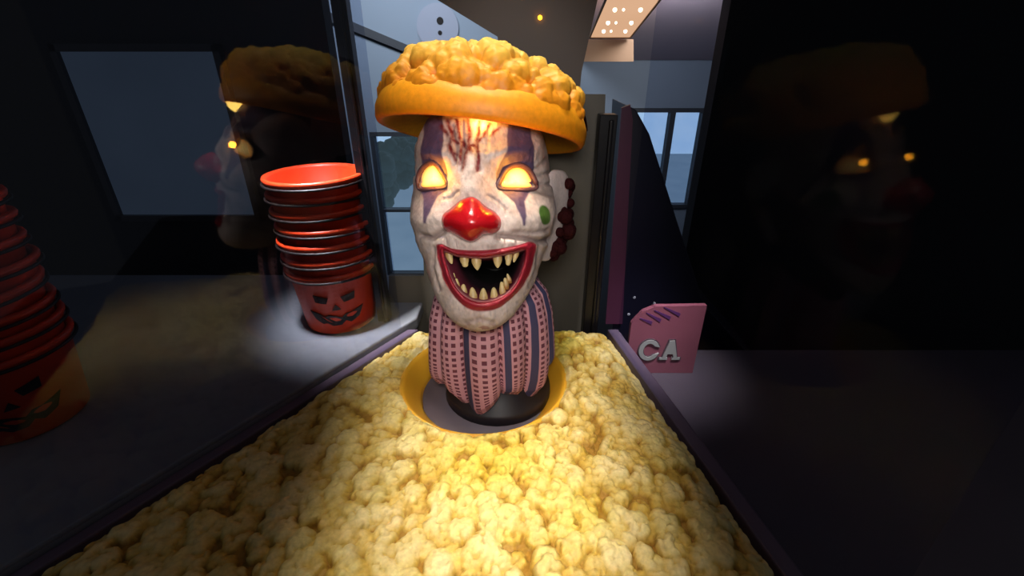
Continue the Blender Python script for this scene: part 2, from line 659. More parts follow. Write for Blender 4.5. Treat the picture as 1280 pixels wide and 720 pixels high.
D = np.zeros_like(pu)
for a in [(541, 221, 14, 13, -9), (646, 222, 19, 14, -11), (547, 192, 17, 8, 6, 12), (634, 190, 24, 8, 7, -8), (590, 202, 10, 14, 3),
          (589, 240, 13, 22, 12), (545, 274, 17, 14, 9), (655, 276, 24, 15, 9), (604, 303, 46, 9, 6), (600, 400, 20, 12, 7),
          (550, 345, 12, 30, 3), (664, 340, 12, 30, 3), (695, 190, 14, 26, -5), (590, 165, 26, 14, 3)]:
    D += gs(*a)
CREASE = [([(556, 290), (543, 297), (530, 294)], 2.4, -5), ([(622, 295), (650, 297), (672, 302), (690, 298)], 2.6, -6), ([(640, 290), (662, 291), (680, 288)], 2.0, -2.5),
          ([(578, 152), (580, 185), (577, 214)], 1.8, -2.6), ([(598, 156), (596, 190), (599, 214)], 1.8, -2.6), ([(566, 158), (571, 185), (570, 205)], 1.5, -2), ([(611, 160), (608, 190)], 1.5, -1.8),
          ([(671, 214), (690, 196)], 1.6, -2), ([(673, 222), (695, 212)], 1.6, -2), ([(672, 230), (694, 230)], 1.6, -2), ([(670, 238), (690, 246)], 1.4, -1.6),
          ([(575, 240), (565, 247), (555, 249)], 1.6, -1.8), ([(610, 245), (622, 252), (632, 262)], 1.6, -1.8),
          ([(560, 298), (561, 306)], 1.0, -1.2), ([(571, 300), (572, 308)], 1.0, -1.2), ([(630, 299), (631, 306)], 1.0, -1.2), ([(643, 299), (644, 304)], 1.0, -1.2),
          ([(583, 402), (600, 397), (616, 402)], 2.2, -2), ([(545, 310), (543, 335), (551, 362)], 1.8, -2), ([(671, 310), (669, 335), (660, 358)], 1.8, -2)]
cr = np.zeros_like(pu)
for pts, wd, am in CREASE:
    gk = np.exp(-.5 * (seg_dist(pu, pv, pts) / wd) ** 2)
    D += am * gk
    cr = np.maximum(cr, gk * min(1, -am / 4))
D += (fbm(pu / 9 + 50, pv / 14 + 50, 60) - .5) * 3.0
D *= front
MOUTH_OUT = [(549, 306), (566, 311), (584, 313), (604, 313), (624, 311), (645, 307), (664, 303), (665, 318), (661, 338), (652, 358), (640, 372), (624, 384), (606, 388), (588, 386), (573, 376), (562, 360), (553, 336)]
MOUTH_IN = [(556, 315), (570, 320), (585, 322), (604, 323), (624, 320), (642, 316), (655, 313), (654, 325), (649, 342), (642, 356), (632, 367), (620, 373), (606, 376), (591, 374), (579, 367), (569, 355), (561, 336)]
MO, MI = smooth_loop(MOUTH_OUT, 120), smooth_loop(MOUTH_IN, 120)
X1 = Xl + nx * D
Y1l = Yl + ny * D
W1 = loc2w(X1, Y1l, Zl)
skinV = W1.reshape(-1, 3)
headF = grid_faces(NR, NC, True) + [tuple(range(NC)), tuple(range(NR * NC - 1, (NR - 1) * NC - 1, -1))]
bvh = BVHTree.FromPolygons([Vector(p) for p in skinV], [q for q in headF[:-2]])


def hit(px, py, default=None):
    r = ray(px, py)
    loc, n_, i_, d_ = bvh.ray_cast(Vector(CAM), Vector(r / np.linalg.norm(r)))
    if loc is None:
        return default
    return float((np.array(loc) - CAM) @ FWD)


isfront = (ca > 0.0)
sm = np.where(isfront, sdist(pu, pv, MI.tolist()), -99)
push = 62 * sstep(-1, 12, sm) + 50 * sstep(8, 26, sm)
W2 = loc2w(X1 * 1.0, Y1l + push, Zl).reshape(-1, 3)
# ---- paint
S3 = lambda c: np.array(lin(c)[:3])
C = np.tile(S3((214, 194, 184)), (NR, NC, 1))
dirt = fbm(pu / 22, pv / 22, 70)
C = C * (1 - .30 * sstep(.45, .75, dirt)[..., None] * np.array([.7, .9, 1.0]))
fine = fbm(pu / 3 + 7, pv / 7 + 7, 80, 3)
C = C * (1 - .18 * sstep(.5, .75, fine)[..., None])


def blend(C, msk, c):
    return C + (S3(c) - C) * msk[..., None]


C = blend(C, .62 * cr * front, (112, 86, 84))  # shading of the folds put into the skin colour
PUR = (88, 70, 96)
jit = (fbm(pu / 5, pv / 5, 90) - .5) * 2.5
SHP = [[(531, 120), (553, 120), (556, 205), (558, 238), (547, 245), (540, 279), (537, 279), (531, 250), (524, 238), (524, 215), (529, 190)],
       [(640, 120), (657, 120), (667, 190), (673, 213), (671, 228), (664, 240), (655, 252), (651, 282), (649, 282), (642, 253), (630, 241), (621, 230), (621, 216), (631, 190)]]
for p_ in SHP:
    mk = sstep(-1.2, 1.2, sdist(pu, pv, p_) + jit * .5) * isfront
    C = blend(C, mk, PUR)
mk = sstep(-.8, .8, (1 - np.hypot((pu - 676.5) / 8.2, (pv - 269) / 12.3)) * 8) * isfront
C = blend(C, mk, (78, 108, 44))
# streaks of dried blood on the brow
bl = np.zeros_like(pu)
for pts, w_ in [([(560, 150), (566, 170), (563, 182), (570, 200)], 2.0), ([(572, 150), (577, 178), (576, 205)], 1.8), ([(585, 150), (588, 172), (583, 196), (581, 210)], 2.4), ([(600, 152), (596, 178), (599, 198), (597, 214)], 1.7),
               ([(612, 155), (604, 172), (592, 182)], 1.8), ([(566, 175), (584, 184)], 2.0), ([(553, 158), (560, 168)], 2.0), ([(625, 160), (612, 170)], 1.4), ([(568, 192), (573, 194)], 2.2), ([(578, 178), (590, 190)], 3.0)]:
    bl = np.maximum(bl, np.exp(-.5 * (seg_dist(pu + jit * 1.2, pv + jit, pts) / w_) ** 2))
sp = sstep(.60, .72, fbm(pu / 6 + 3, pv / 8, 100)) * np.exp(-.5 * (((pu - 585) / 24) ** 2 + ((pv - 168) / 18) ** 2))
bl = np.clip(bl * .95 * (.5 + fbm(pu / 4, pv / 4, 101)) + sp * .8, 0, 1) * isfront
C = blend(C, bl, (112, 26, 30))
ch = np.exp(-.5 * (((pu - 600) / 14) ** 2 + ((pv - 409) / 5) ** 2)) * sstep(.5, .6, fbm(pu / 4, pv / 4, 103)) * isfront
C = blend(C, ch * .7, (140, 70, 72))
# inside of the mouth
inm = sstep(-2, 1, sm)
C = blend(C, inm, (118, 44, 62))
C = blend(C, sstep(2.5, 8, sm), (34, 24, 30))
C = blend(C, sstep(9, 14, sm), (5, 4, 6))  # darkness of the deep mouth put into the colour
lipz = sstep(-1.5, 1.0, np.where(isfront, sdist(pu, pv, MO.tolist()), -99)) * (1 - inm)
C = blend(C, lipz, (140, 22, 38))
pc = np.concatenate([np.clip(C.reshape(-1, 3), 0.005, 1), np.ones((NR * NC, 1))], 1)
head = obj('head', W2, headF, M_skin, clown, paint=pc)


# ---- lips: a rounded band from the outer to the inner outline
nL, nk = 120, 9
V = []
for i in range(nL):
    for k in range(nk):
        u = k / (nk - 1)
        p2 = MO[i] * (1 - u) + MI[i] * u
        d = hit(p2[0], p2[1], HD - .11)
        bul = math.sin(PI * (.06 + .88 * u)) * .0095 - .0015 + (-.014 * max(0, u - .8) / .2)
        V.append(at_d(p2[0], p2[1], d - bul))
lf = grid_faces(nL, nk)
for k in range(nk - 1):
    lf.append(((nL - 1) * nk + k, (nL - 1) * nk + k + 1, k + 1, k))
obj('lips', V, lf, M_lip, clown)

# ---- gums and teeth
def tooth(bx, by, tx, ty, w, blunt=.25, back=.010):
    d0 = hit(bx, by, HD - .11) + back
    b = at_d(bx, by, d0)
    tip = at_d(tx, ty, d0 - .001)
    ax = tip - b
    ln = np.linalg.norm(ax)
    ax /= ln
    side = np.cross(ax, FWD)
    side /= np.linalg.norm(side)
    dep = np.cross(side, ax)
    wm = w * d0 / F / 2
    V, Cc, n = [], [], 12
    rows = [(-.25, .82), (0, .95), (.2, 1.0), (.45, .9), (.65, .70), (.82, .45 + blunt * .4), (.94, .2 + blunt * .55), (1.0, .04 + blunt * .25)]
    for q_, sc_ in rows:
        for k in range(n):
            a = 2 * PI * k / n
            V.append(b + ax * ln * q_ + side * wm * sc_ * math.cos(a) + dep * wm * .75 * sc_ * math.sin(a) - dep * 0)
            m_ = np.clip(q_, 0, 1) ** .7
            Cc.append(np.r_[S3((150, 104, 52)) * (1 - m_) + S3((226, 204, 142)) * m_, 1])
    return obj('tooth', V, grid_faces(len(rows), n, True) + [tuple(range(n)), tuple(range(len(rows) * n - 1, (len(rows) - 1) * n - 1, -1))], M_tooth, clown, paint=Cc)


for a in [(560, 316, 565, 330, 9, .2), (580, 321, 582, 334, 12, .5), (595, 322, 597, 338, 13, .05), (622, 320, 622, 335, 12, .1), (636, 317, 635, 332, 10, .45), (646, 315, 642, 328, 7, .2),
          (567, 353, 567, 341, 6, .2), (572, 360, 570, 348, 7.5, .3), (580, 368, 579, 355, 9.5, .35), (592, 375, 590, 359, 11.5, .25), (604.5, 377, 604, 360, 12, .2), (618, 375, 617, 359, 11, .25),
          (628.5, 368, 627, 352, 9, .3), (633, 359, 631, 347, 7.5, .35), (637, 352, 634, 342, 6, .2)]:
    tooth(*a)


# ---- nose and glowing eyes: domed shapes grown from their outlines
def dome(name, outline, ctr, n, rings, bulge, sink, power, m, parent, paint=None, soft=0):
    O = smooth_loop(outline, n)
    c_ = np.array(ctr, float)
    do = np.array([hit(p[0], p[1], HD - .1) for p in O])
    dm = float(np.median(do))
    dc = hit(ctr[0], ctr[1], dm)
    V = []
    for i in range(1, rings + 1):
        u = i / rings
        for j in range(n):
            v_ = O[j] - c_
            if soft:
                rm = np.array([31.0, 25.0]) * v_ / np.hypot(*(v_))
                v_ = rm + (v_ - rm) * u ** soft
            p = c_ + v_ * u
            d = (do[j] * u + min(dc, dm + .004) * (1 - u)) if not soft else dm + (do[j] - dm) * u ** 4
            V.append(at_d(p[0], p[1], d + sink - bulge * (max(0, 1 - u ** power)) ** .5))
    V.append(at_d(ctr[0], ctr[1], (dm if soft else min(dc, dm + .004)) + sink - bulge))
    Fc = grid_faces(rings, n, True)
    for j in range(n):
        Fc.append((len(V) - 1, (j + 1) % n, j))
    return obj(name, V, Fc, m, parent, paint=paint), O, do


NOSE = [(588, 245), (597, 248), (607, 257), (620, 265), (627, 275), (626, 286), (618, 293), (606, 294), (598, 300), (588, 304), (577, 300), (566, 293), (555, 288), (551, 278), (553, 268), (564, 259), (575, 250)]
dome('nose', NOSE, (588, 276), 64, 22, .052, .006, 2.1, M_nose, clown, soft=1.6)
EYE_L = [(526, 234), (525.5, 222), (529, 213), (536, 207), (543, 206), (549, 213), (557, 227), (555, 233), (542, 234.5)]
EYE_R = [(626, 234), (628, 224), (634, 214), (642, 209), (651, 209), (659, 214), (665, 224), (667, 234), (647, 235.5)]
for o_, c_ in ((EYE_L, (541, 222)), (EYE_R, (647, 224))):
    ramp_ = []
    for i in range(1, 11):
        q_ = (i / 10) ** 1.7
        ramp_ += [np.r_[(1 - q_) * np.array([1.5, 1.2, .42]) + q_ * np.array([1.0, .28, .0]), 1]] * 48
    ramp_.append(np.array([1.5, 1.2, .45, 1]))
    ob, O, do = dome('eye', o_, c_, 48, 10, .008, .003, 2.0, M_eye, clown, paint=ramp_)
    ob['label'] = 'glowing yellow eye'
    cc = np.array(c_, float)
    ring = [at_d(*(cc + (p - cc) * 1.16), d - .002) for p, d in zip(O, do)]
    rad = [.0042 if p[1] < c_[1] + 6 else .0028 for p in O]
    v, f = tube(ring, rad, 8, True)
    obj('eyelid', v, f, M_lid, clown)

# ---- ears
for sgn in (1, -1):
    V, nr, nc = [], 26, 22
    for i in range(nr):
        th = PI * (.004 + .992 * i / (nr - 1))
        for j in range(nc):
            a = 2 * PI * j / nc
            zz = math.cos(th)
            wdt = math.sin(th) ** .6 * (1.0 + .22 * zz)
            yy = wdt * math.cos(a) * 24
            xx = wdt * math.sin(a) * 7
            if math.sin(a) > 0 or math.cos(a) < 0:
                xx -= 5.0 * math.exp(-((yy + 2) / 9) ** 2 - ((zz - .1) / .5) ** 2)
            tilt = zz * 6
            V.append(loc2w(sgn * (91 + xx + (.62 if sgn > 0 else .2) * yy + tilt * .3 - 5 * (1 - zz) ** 1.5), (18 if sgn > 0 else 34) + yy - 3 * zz, 13 + zz * 57))
    V = np.array(V)
    cc = np.tile(np.r_[S3((206, 190, 186)), 1], (len(V), 1))
    for i in range(nr):
        for j in range(nc):
            zz = math.cos(PI * i / (nr - 1))
            a = 2 * PI * j / nc
            m_ = math.exp(-((zz - .1) / .3) ** 2) * max(0, math.cos(a) * -.3 + math.sin(a) * .7)
            cc[i * nc + j, :3] = cc[i * nc + j, :3] * (1 - .55 * m_)
    obj('ear', V, grid_faces(nr, nc, True) + [tuple(range(nc)), tuple(range(nr * nc - 1, (nr - 1) * nc - 1, -1))], M_skin, clown, paint=cc)

# ---- curly hair behind the ears and round the back of the head
prt = []
for sgn in (1, -1):
    for i in range(58):
        Z = random.uniform(-40, 56)
        ya_ = random.uniform(22, 80) if sgn > 0 else random.uniform(62, 84)
        xo = 99 - max(0, ya_ - 45) * .4 + random.uniform(-5, 9) - (12 if Z < -18 else 0)
        prt.append(ball(loc2w(sgn * (xo - (0 if sgn > 0 else 22)), ya_, Z), K * random.uniform(6, 10), 10, 7))
for i in range(70):
    a = random.uniform(-1.2, 1.2)
    prt.append(ball(loc2w(86 * math.sin(a), 20 + 84 * math.cos(a), random.uniform(-30, 80)), K * random.uniform(9, 14), 10, 7))
obj('hair', *join(*prt), M_hair, clown, label='dark maroon curls behind the ears')

# ---- popcorn hat
hat_c = at_d(602, 170, HD + .01)
yv = (hat_c - CAM) / np.linalg.norm(hat_c - CAM)
hx = np.cross(yv, [0, 0, 1.0])
hx /= np.linalg.norm(hx)
hz0 = np.cross(hx, yv)
tilt = math.radians(8.0)      # front edge lifted against the line of sight
hzv = hz0 * math.cos(tilt) + yv * math.sin(tilt)
hyv = np.cross(hzv, hx)
roll = math.radians(7.8)
hx2 = hx * math.cos(roll) - hzv * math.sin(roll)
hz2 = hzv * math.cos(roll) + hx * math.sin(roll)
hy2 = np.cross(hz2, hx2)
KH = (HD + .01) / F
RH = 127.0


def hat2w(X, Y, Z):
    X, Y, Z = (np.asarray(q, float) for q in (X, Y, Z))
    return hat_c + KH * (X[..., None] * hx2 + Y[..., None] * hy2 + Z[..., None] * hz2)


# smooth brim bowl, with the underside turned in
n = 120
th = np.arange(n) * 2 * PI / n
bp_ = [(86, 20), (110, 8), (RH - 9, 1), (RH - 5, -2), (RH - 1, -1), (RH + 1, 3), (RH + 2, 14), (RH + .5, 22), (RH - 3, 30), (RH - 12, 36)]
V = []
cc = []
for q_, (r_, z_) in enumerate(bp_):
    V.append(hat2w(r_ * np.cos(th), r_ * np.sin(th), z_ + 2.0 * np.sin(th * 5) * (z_ > 20)))
    tcol = np.clip(z_ / 50, 0, 1)
    c3 = S3((236, 138, 8)) * (1 - tcol) + S3((244, 172, 28)) * tcol
    if q_ < 3:
        c3 = S3((214, 150, 24))
    cc.append(np.tile(np.r_[c3, 1], (n, 1)))
hat = obj('hat', np.concatenate(V), grid_faces(len(bp_), n, True), M_hat, clown, paint=np.concatenate(cc), label='yellow bowl-shaped hat heaped with popcorn')
# popcorn heap
NRh, NCh = 130, 360
el = np.linspace(0.13, PI / 2, NRh)
az = np.arange(NCh) * 2 * PI / NCh
EL, AZ = np.meshgrid(el, az, indexing='ij')
ex = 2.35
cr_, sr_ = np.cos(EL) ** (2 / ex), np.sin(EL) ** (2 / ex)
bx, by, bz = (RH - 4) * cr_ * np.cos(AZ), (RH - 4) * cr_ * np.sin(AZ), 84 * sr_
ns = 520
sd = rng.normal(size=(ns * 3, 3))
sd = sd[sd[:, 2] > -.1 * np.linalg.norm(sd, axis=1)][:ns]
sd /= np.linalg.norm(sd, axis=1)[:, None]
ce = np.maximum(np.hypot(sd[:, 0], sd[:, 1]), 1e-6)
elv = np.arctan2(np.maximum(sd[:, 2], .02), ce)
sx, sy, sz = (RH - 4) * np.cos(elv) ** (2 / ex) * sd[:, 0] / ce, (RH - 4) * np.cos(elv) ** (2 / ex) * sd[:, 1] / ce, 84 * np.sin(elv) ** (2 / ex)
srad = rng.uniform(7, 15, len(sx))
sh = rng.uniform(-4, 6, len(sx))
B = np.zeros(bx.shape)
for i in range(len(sx)):
    d2 = (bx - sx[i]) ** 2 + (by - sy[i]) ** 2 + (bz - sz[i]) ** 2
    B = np.maximum(B, np.where(d2 < srad[i] ** 2, np.sqrt(np.maximum(srad[i] ** 2 - d2, 0)) * .95 + sh[i], 0))
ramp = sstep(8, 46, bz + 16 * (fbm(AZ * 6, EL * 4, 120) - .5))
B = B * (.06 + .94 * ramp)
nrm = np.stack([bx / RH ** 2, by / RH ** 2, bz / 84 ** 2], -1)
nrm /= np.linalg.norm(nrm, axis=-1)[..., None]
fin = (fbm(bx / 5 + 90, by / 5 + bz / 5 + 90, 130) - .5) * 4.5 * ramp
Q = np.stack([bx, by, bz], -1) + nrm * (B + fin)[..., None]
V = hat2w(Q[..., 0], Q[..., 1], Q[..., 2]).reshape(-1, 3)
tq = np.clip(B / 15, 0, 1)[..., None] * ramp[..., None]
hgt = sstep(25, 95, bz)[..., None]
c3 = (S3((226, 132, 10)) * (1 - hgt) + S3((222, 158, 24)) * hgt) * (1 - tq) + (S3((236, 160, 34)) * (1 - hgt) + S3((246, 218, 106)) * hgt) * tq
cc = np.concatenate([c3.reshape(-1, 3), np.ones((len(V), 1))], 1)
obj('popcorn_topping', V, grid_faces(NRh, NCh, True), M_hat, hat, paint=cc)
# dark shell added for the reflection doubling the heap's top right edge
V = []
els = np.linspace(.2, PI / 2 - .02, 24)
for q_ in els:
    V.append(hat2w((RH + 8) * math.cos(q_) ** (2 / ex) * np.cos(th) + 6, (RH - 8) * math.cos(q_) ** (2 / ex) * np.sin(th) + 16, np.full(n, 104 * math.sin(q_) ** (2 / ex) + 2)))
V = np.concatenate(V)
ff = [q_ for q_ in grid_faces(len(els), n, True) if all(4 < (i % n) * 360 / n < 100 for i in q_)]
use = sorted({i for q_ in ff for i in q_})
mp = {i: k for k, i in enumerate(use)}
obj('hat_edge_shell', V[use], [tuple(mp[i] for i in q_) for q_ in ff], M_hair, hat, label='dark edge behind the popcorn')

# ---- gathered collar cloth
NRc, NCc = 80, 360
vv = np.linspace(0, 1, NRc)
zt = np.array([1.175, 1.155, 1.13, 1.09, 1.04, 1.00, .965, .935, .912]) - .95 + BZ
rt = np.array([.048, .080, .098, .107, .111, .112, .111, .107, .095])
st = np.linspace(0, 1, len(zt))
zr, rr_ = np.interp(vv, st, zt), np.interp(vv, st, rt)
TH = np.arange(NCc) * 2 * PI / NCc
VV, TT = np.meshgrid(vv, TH, indexing='ij')
NF = 11
ph = .35 * np.sin(3 * TT + 1) + .25 * np.sin(5 * TT) + .35 * VV * np.sin(2 * TT + 2)
fold = 1.7 * np.abs(np.cos((NF * TT + ph * 2) / 2)) ** .55 - 1.05
big = np.cos(5 * TT + .8 + .5 * VV)
amp = .12 * sstep(0, .15, VV) + .05 * VV
R = rr_[:, None] * (1 + amp * (fold * .8 + .5 * big * VV))
hem = .020 * (1 + np.cos(5 * TT + .3)) * sstep(.55, 1, VV)
right = sstep(-.2, .6, np.cos(TT)) * .016 * sstep(.5, 1, VV)
zz = zr[:, None] + hem + right
V = np.stack([CX + R * np.cos(TT), CY + R * np.sin(TT), zz], -1).reshape(-1, 3)
uv = np.stack([TT / (2 * PI) + ph * 2 / (2 * PI * NF), VV], -1).reshape(-1, 2)

m, N, L, B_ = new_mat('collar_cloth')
uvn = N.new('ShaderNodeUVMap')
uvn.uv_map = 'UVMap'
sp_ = N.new('ShaderNodeSeparateXYZ')
L.new(uvn.outputs['UV'], sp_.inputs['Vector'])


def mth(op, a, b=None):
    q = N.new('ShaderNodeMath')
    q.operation = op
    for i, v_ in enumerate((a, b)):
        if v_ is None:
            continue
        if isinstance(v_, (int, float)):
            q.inputs[i].default_value = v_
        else:
            L.new(v_, q.inputs[i])
    return q.outputs[0]


U, W = sp_.outputs['X'], sp_.outputs['Y']
fu = mth('ABSOLUTE', mth('SUBTRACT', mth('FRACT', mth('MULTIPLY', U, NF * 5)), .5))
fv = mth('ABSOLUTE', mth('SUBTRACT', mth('FRACT', mth('MULTIPLY', W, 26)), .5))
dot = mth('LESS_THAN', mth('MAXIMUM', fu, fv), .27)
stripe = mth('LESS_THAN', mth('ABSOLUTE', mth('SUBTRACT', mth('FRACT', mth('MULTIPLY', U, NF)), .70)), .09)


def mixc(fac, a, b):
    q = N.new('ShaderNodeMix')
    q.data_type = 'RGBA'
    L.new(fac, q.inputs['Factor'])
    for nm, v_ in (('A', a), ('B', b)):
        if isinstance(v_, tuple):
            q.inputs[nm].default_value = v_
        else:
            L.new(v_, q.inputs[nm])
    return q.outputs['Result']


L.new(mixc(stripe, mixc(dot, lin((208, 152, 162)), lin((104, 48, 66))), lin((62, 60, 96))), B_.inputs['Base Color'])
B_.inputs['Roughness'].default_value = .75
obj('collar', V, grid_faces(NRc, NCc, True), m, clown, uv=uv, label='gathered pink cloth with maroon squares and navy stripes')
v, f = lathe([(.02, .135), (.07, .13), (.078, .10), (.082, .03), (.105, .022), (.108, .001), (.02, .001)], (CX + .012, CY - .005, BZ - .05), 40)
obj('pedestal', v, f, M_ped, clown, label='black foot under the collar')
v, f = tube([(CX, CY, BZ + .04), (CX, CY, BZ + .14), tuple(loc2w(0, 40, -70))], [.05, .045, .026], 20)
obj('neck', v, f, M_ped, clown)

# ================================================================== BUCKETS ON THE LEFT
ZC = BZ - .01
rl = CAM[2] - ZC
lc = empty('counter', 'pale grey counter top outside the left pane carrying the orange buckets', 'counter', (-.9, .8, 0))
ce_ = lambda y: left_x(y) - .042
v, f = slab([(-1.6, .1, ZC - .03), (ce_(.1), .1, ZC - .03), (ce_(.98), .98, ZC - .03), (ce_(.98), 1.24, ZC - .03), (-1.6, 1.24, ZC - .03)], (0, 0, .03))
bevel(obj('counter_top', v, f, M_counter, lc, smooth=False))
v, f = slab([(-1.55, .15, 0), (ce_(.15) - .03, .15, 0), (ce_(.98) - .03, .98, 0), (ce_(.98) - .03, 1.2, 0), (-1.55, 1.2, 0)], (0, 0, ZC - .03))
obj('counter_base', v, f, M_dark, lc, smooth=False)

RBt, RTp, HB, STEP = .080, .098, .155, .034


def bucket_mesh(c):
    pf = [(.004, .002), (RBt - .004, 0), (RBt, .004), (RTp - .003, HB - .012), (RTp + .004, HB - .010), (RTp + .006, HB - .004), (RTp + .004, HB), (RTp - .002, HB), (RTp - .006, HB - .006), (RBt - .005, .006), (.004, .006)]
    return lathe(pf, c, 56)


def face_mesh(c, ang0):
    """eyes, nose and toothy mouth printed on the wall of the bucket"""
    shapes = [[(-.034, .108), (-.010, .100), (-.014, .086), (-.032, .090)], [(.034, .108), (.010, .100), (.014, .086), (.032, .090)], [(0, .082), (-.007, .068), (.007, .068)],
              [(-.046, .066), (-.028, .058), (-.022, .050), (-.014, .056), (-.004, .052), (.006, .046), (.014, .055), (.024, .056), (.046, .066), (.036, .040), (.020, .030), (.012, .037), (.004, .027), (-.010, .026), (-.018, .034), (-.026, .032), (-.038, .044)]]
    parts_ = []
    for sh_ in shapes:
        loop = []
        for i in range(len(sh_)):
            a, b = np.array(sh_[i]), np.array(sh_[(i + 1) % len(sh_)])
            for t_ in (0, .5):
                loop.append(a + (b - a) * t_)
        rings = []
        for off_ in (.0012, -.0012):
            for p in loop:
                r_ = RBt + (RTp - RBt) * p[1] / HB + off_
                a = ang0 + p[0] * 1.35 / r_
                rings.append((c[0] + r_ * math.cos(a), c[1] + r_ * math.sin(a), c[2] + p[1]))
        nn = len(loop)
        parts_.append((np.array(rings), [tuple(range(nn)), tuple(range(2 * nn - 1, nn - 1, -1))] + [(i, (i + 1) % nn, nn + (i + 1) % nn, nn + i) for i in range(nn)]))
    return join(*parts_)


ORD = ['bottom', 'second from bottom', 'third from bottom', 'fourth from bottom', 'fifth from bottom', 'sixth from bottom', 'seventh from bottom', 'eighth from bottom', 'ninth from bottom', 'tenth from bottom']


def stack(px, py, n, ang0, where, group):
    p = at_z(px, py, ZC)
    b0 = None
    for k in range(n):
        pos = ORD[k] if k < n - 1 else 'topmost'
        lab = ('orange pumpkin bucket with black jack-o-lantern face, bottom of the ' if k == 0 else 'plain orange bucket nested ' + pos + ' in the ') + where
        loc = Vector((p[0] + .002 * math.sin(k * 2.3), p[1] + .002 * math.cos(k * 1.7), ZC + .0005 + k * STEP))
        if b0 is None:
            b0 = empty('pumpkin_bucket', lab, 'bucket', tuple(loc), group)
            v, f = bucket_mesh(loc)
            obj('bucket_body', v, f, M_orange, b0)
            v, f = face_mesh(loc, ang0)
            obj('printed_face', v, f, M_print, b0, smooth=False, label='black jack-o-lantern face')
            v, f = tube([(loc.x + (RTp + .006) * math.cos(a), loc.y + (RTp + .006) * math.sin(a), loc.z + HB - .014) for a in np.linspace(0, 2 * PI, 56, endpoint=False)], .0028, 8, True)
            obj('rim', v, f, M_print, b0, label='dark gap line under the rim')  # black ring for the dark gap line below each rim
        else:
            r = b0.copy()
            COL.objects.link(r)
            r.location = loc
            r.rotation_euler = (random.uniform(-.03, .03), random.uniform(-.03, .03), random.uniform(0, 6))
            r['label'] = lab
            r['group'] = group
            for chd in list(b0.children):
                if chd.name.startswith('printed_face'):
                    continue
                c2 = chd.copy()
                COL.objects.link(c2)
                c2.parent = r


stack(428, 398, 7, -PI / 2 + .30, 'stack against the left glass', 'orange buckets stacked by the glass')
stack(40, 520, 9, -PI / 2 + .75, 'dim stack at the far left', 'orange buckets in the dim stack')

# ================================================================== RIGHT SIDE
ZR = BZ - .12
rc = empty('side_counter', 'mauve grey counter below the sign outside the right pane', 'counter', (.8, .7, 0))
cr2 = lambda y: right_x(y) + .042
v, f = slab([(1.5, .1, ZR - .03), (cr2(.1), .1, ZR - .03), (cr2(.9), 1.0, ZR - .03), (1.5, 1.0, ZR - .03)], (0, 0, .03))
obj('counter_top', v, f, M_counter2, rc, smooth=False)
v, f = slab([(1.45, .15, 0), (cr2(.15) + .03, .15, 0), (cr2(.86) + .03, .86, 0), (1.45, .86, 0)], (0, 0, ZR - .03))
obj('counter_base', v, f, M_dark, rc, smooth=False)

# tall dark machine with a slanting side
YM = 1.12
am = empty('arcade_machine', 'tall dark navy machine with slanting side and purple front edge behind the right pane', 'machine', tuple(np.r_[at_y(800, 420, YM)[:2], 0]))
sil = [(787, 133), (795, 137), (812, 168), (846, 275), (880, 380), (960, 470)]
top = [at_y(x_, y_, YM) for x_, y_ in sil]
lft = at_y(765, 420, YM)
pts = top + [np.array([top[-1][0], YM, 0]), np.array([lft[0], YM, 0]), lft]
v, f = slab(pts, (0.02, .30, 0))
bevel(obj('side_panel', v, f, M_navy, am, smooth=False), .003)
es = [(777, 135), (788, 131), (791, 150), (778, 405), (757, 405)]
v, f = slab([at_y(x_, y_, YM - .012) for x_, y_ in es], (0, .012, 0))
obj('edge_strip', v, f, M_maroon, am, smooth=False, label='purple front edge')
for x_, y_ in ((786, 393), (818, 379), (793, 372), (776, 409)):
    p = at_y(x_, y_, YM - .001)
    if y_ == 409:
        continue
    v, f = ball(p, .0042, 10, 7, (1, .6, 1))
    obj('bolt', v, f, M_bolt, am)
p0 = at_y(797, 168, YM + .1)
# crumpled pale film on the shoulder of the machine

# carnival sign
YS = .90
x0, x1, z0, z1 = right_x(YS) + .046, at_y(868, 455, YS)[0], ZR + .0005, at_y(820, 383, YS)[2]
sg = empty('sign', 'pink sign with purple rays and cream letters outside the right pane', 'sign', ((x0 + x1) / 2, YS, ZR))
brd = [(x0, YS, z0), (x1, YS, z0), (x1, YS, z1 + .002), (x0 + .05, YS, z1), (x0 + .022, YS, z1 - .014), (x0, YS, z1 - .045)]
v, f = slab(brd, (0, .012, 0))
obj('board', v, f, M_pink, sg, smooth=False)
for a, b in (((800, 398), (815, 404)), ((808, 391), (826, 401)), ((818, 388), (838, 398)), ((830, 384), (850, 394))):
    pa, pb = np.array(a, float), np.array(b, float)
    nrm_ = np.array([-(pb - pa)[1], (pb - pa)[0]])
    nrm_ = nrm_ / np.linalg.norm(nrm_) * 2.2
    v, f = slab([at_y(*q_, YS - .0015) for q_ in (pa - nrm_ * .2, pb - nrm_, pb + nrm_, pa + nrm_ * .2)], (0, .0015, 0))
    obj('ray', v, f, M_purple, sg, smooth=False, label='purple ray stripe')


def letter(shape, name, m, yo, grow):
    v, f = slab([(p[0], YS - yo, p[1]) for p in shape], (0, yo, 0))
    return obj(name, v, f, m, sg, smooth=False)


